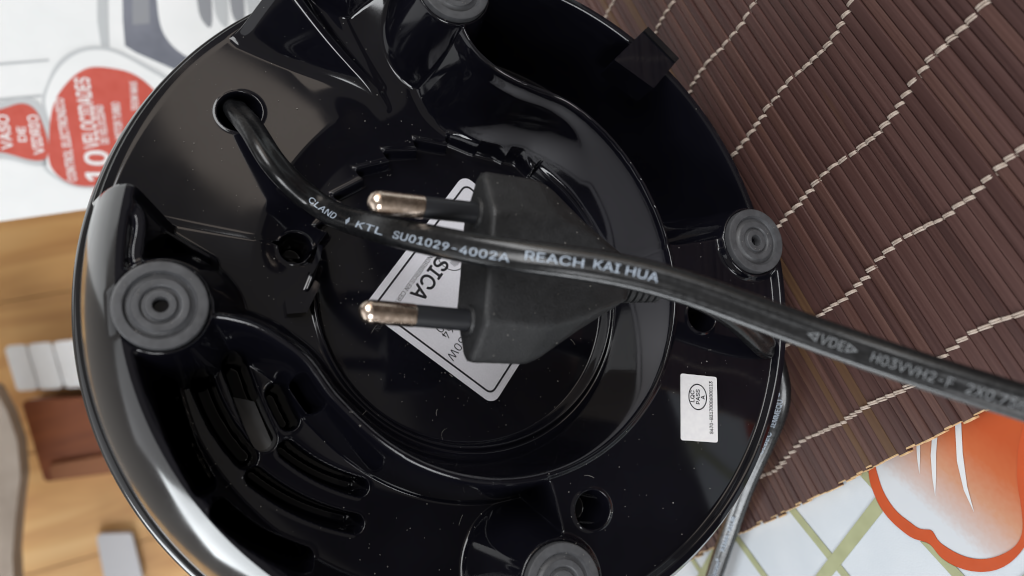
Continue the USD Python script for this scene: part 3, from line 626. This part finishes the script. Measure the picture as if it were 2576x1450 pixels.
# ------------------------------------------------------------------ pine boards and things far behind
M_pine = mat('pine_boards', {'g': ('texture_coordinate', {}), 'mp': ('mapping', {'scale': (16, 16, 2.2)}), 'n': ('noise_texture', {'scale': 2.2, 'detail': 5., 'distortion': .6}),
    'r': ('rgb_ramp', {'ramp': [(.25, (.42, .20, .068)), (.5, (.61, .345, .13)), (.75, (.72, .465, .205))]}), 'm2': ('mapping', {'scale': (9, 9, 6)}), 'v': ('voronoi_texture', {'scale': 1.}),
    'k': ('rgb_ramp', {'ramp': [(.08, (.28, .24, .2)), (.24, (1, 1, 1))]}), 'x': ('vector_math', {'math_type': 'multiply'}), 'p': ('principled_bsdf', {'roughness': .45})},
    [('g.object', 'mp.vector'), ('mp.vector', 'n.vector'), ('n.fac', 'r.fac'), ('g.object', 'm2.vector'), ('m2.vector', 'v.vector'), ('v.distance', 'k.fac'), ('r.color', 'x.vector1'), ('k.color', 'x.vector2'), ('x.vector', 'p.base_color')])
YB = .80
def xz(p, y): q = on_plane(p, np.array([0, y, 0]), np.array([0, 1.0, 0])); return q[0]
wc = xz((240, 1000), YB)
LOCW = np.array([wc[0], YB, -.7])
PINE = thing('pine_cabinet', LOCW, 'pale pine board cabinet front blurred in the background at left', 'cabinet')
x_ = wc[0] - .75
while x_ < wc[0] + .9:
    wd = rng.uniform(.10, .14); b_ = trimesh.creation.box((wd - .0008, .02, 1.12)); b_.apply_translation((x_ + wd / 2, YB + .01 + rng.uniform(0, .002), -.14)); part(PINE, 'board', b_, M_pine); x_ += wd
def quad_box(pts_, y, t, shrink=0):
    q = np.array([xz(p, y) for p in pts_])[:, [0, 2]]; pl = Polygon(q).buffer(-.004).buffer(.004)
    m = trimesh.creation.extrude_polygon(pl, t); v = np.asarray(m.vertices); return T(np.c_[v[:, 0], y + t - v[:, 2], v[:, 1]], m.faces)
M_brown = noisy('red_brown_wood', (.17, .042, .011), (.23, .064, .017), 30, (.4, .5), stretch=(6, 6, 1))
bb = quad_box([(52, 1008), (300, 996), (360, 1180), (111, 1213)], YB - .06, .059)
LB2 = bb.bounds.mean(0); LB2[2] = bb.bounds[0][2]
BRN = thing('wooden_box', LB2, 'reddish brown wooden box on the pale pine boards at far left', 'box'); part(BRN, 'box_body', bb, M_brown)
tr_ = quad_box([(120, 1172), (330, 1135), (345, 1178), (130, 1210)], YB - .066, .0055); part(BRN, 'box_rail', tr_, plain('orange_brown_wood', (.24, .085, .028), .45))
M_towel = noisy('white_towel', (.88, .89, .90), (.92, .93, .94), 300, (.8, .9), .5, 900)
tw = []
for a, b in ((8, 62), (66, 126), (130, 205)):
    m = quad_box([(a, 872 - a * .09), (b, 872 - b * .09), (b + 34, 985 - b * .06), (a + 34, 985 - a * .06)], YB - .05, .049); tw.append(m)
LTW = cat_(tw).bounds.mean(0); LTW[2] = cat_(tw).bounds[0][2]
TWL = thing('towel_stack', LTW, 'three bright white folded towels stacked against the pine boards', 'towels')
for m in tw: part(TWL, 'towel', m, M_towel)
pb_ = quad_box([(240, 1345), (330, 1342), (362, 1470), (265, 1475)], YB - .012, .0115)
LP_ = pb_.bounds.mean(0); LP_[2] = pb_.bounds[0][2]
CRD = thing('pale_card', LP_, 'small pale grey card fixed on the pine boards at lower left', 'card'); part(CRD, 'card_sheet', pb_, plain('pale_grey_card', (.50, .50, .52), .6))
cu = quad_box([(-300, 900), (-20, 970), (18, 1040), (42, 1110), (50, 1200), (38, 1300), (30, 1400), (36, 1520), (-300, 1520)], YB - .14, .03)
LC_ = cu.bounds.mean(0); LC_[2] = cu.bounds[0][2]
CUR = thing('hanging_cloth', LC_, 'grey beige hanging cloth cropped by the left edge of the picture', 'cloth'); part(CUR, 'cloth_body', cu, noisy('grey_beige_cloth', (.26, .21, .17), (.36, .30, .25), 30, (.8, .9), .3, 300))

# floor of the room, far below the table
fl_ = trimesh.creation.box((5, 5, .02)); fl_.apply_translation((0, -.3, -.79))
tag(usdkit.mesh(stage, '/World/floor', fl_, noisy('dark_floor', (.022, .017, .014), (.035, .026, .02), 6, (.5, .7))), None, None, None, 'structure')
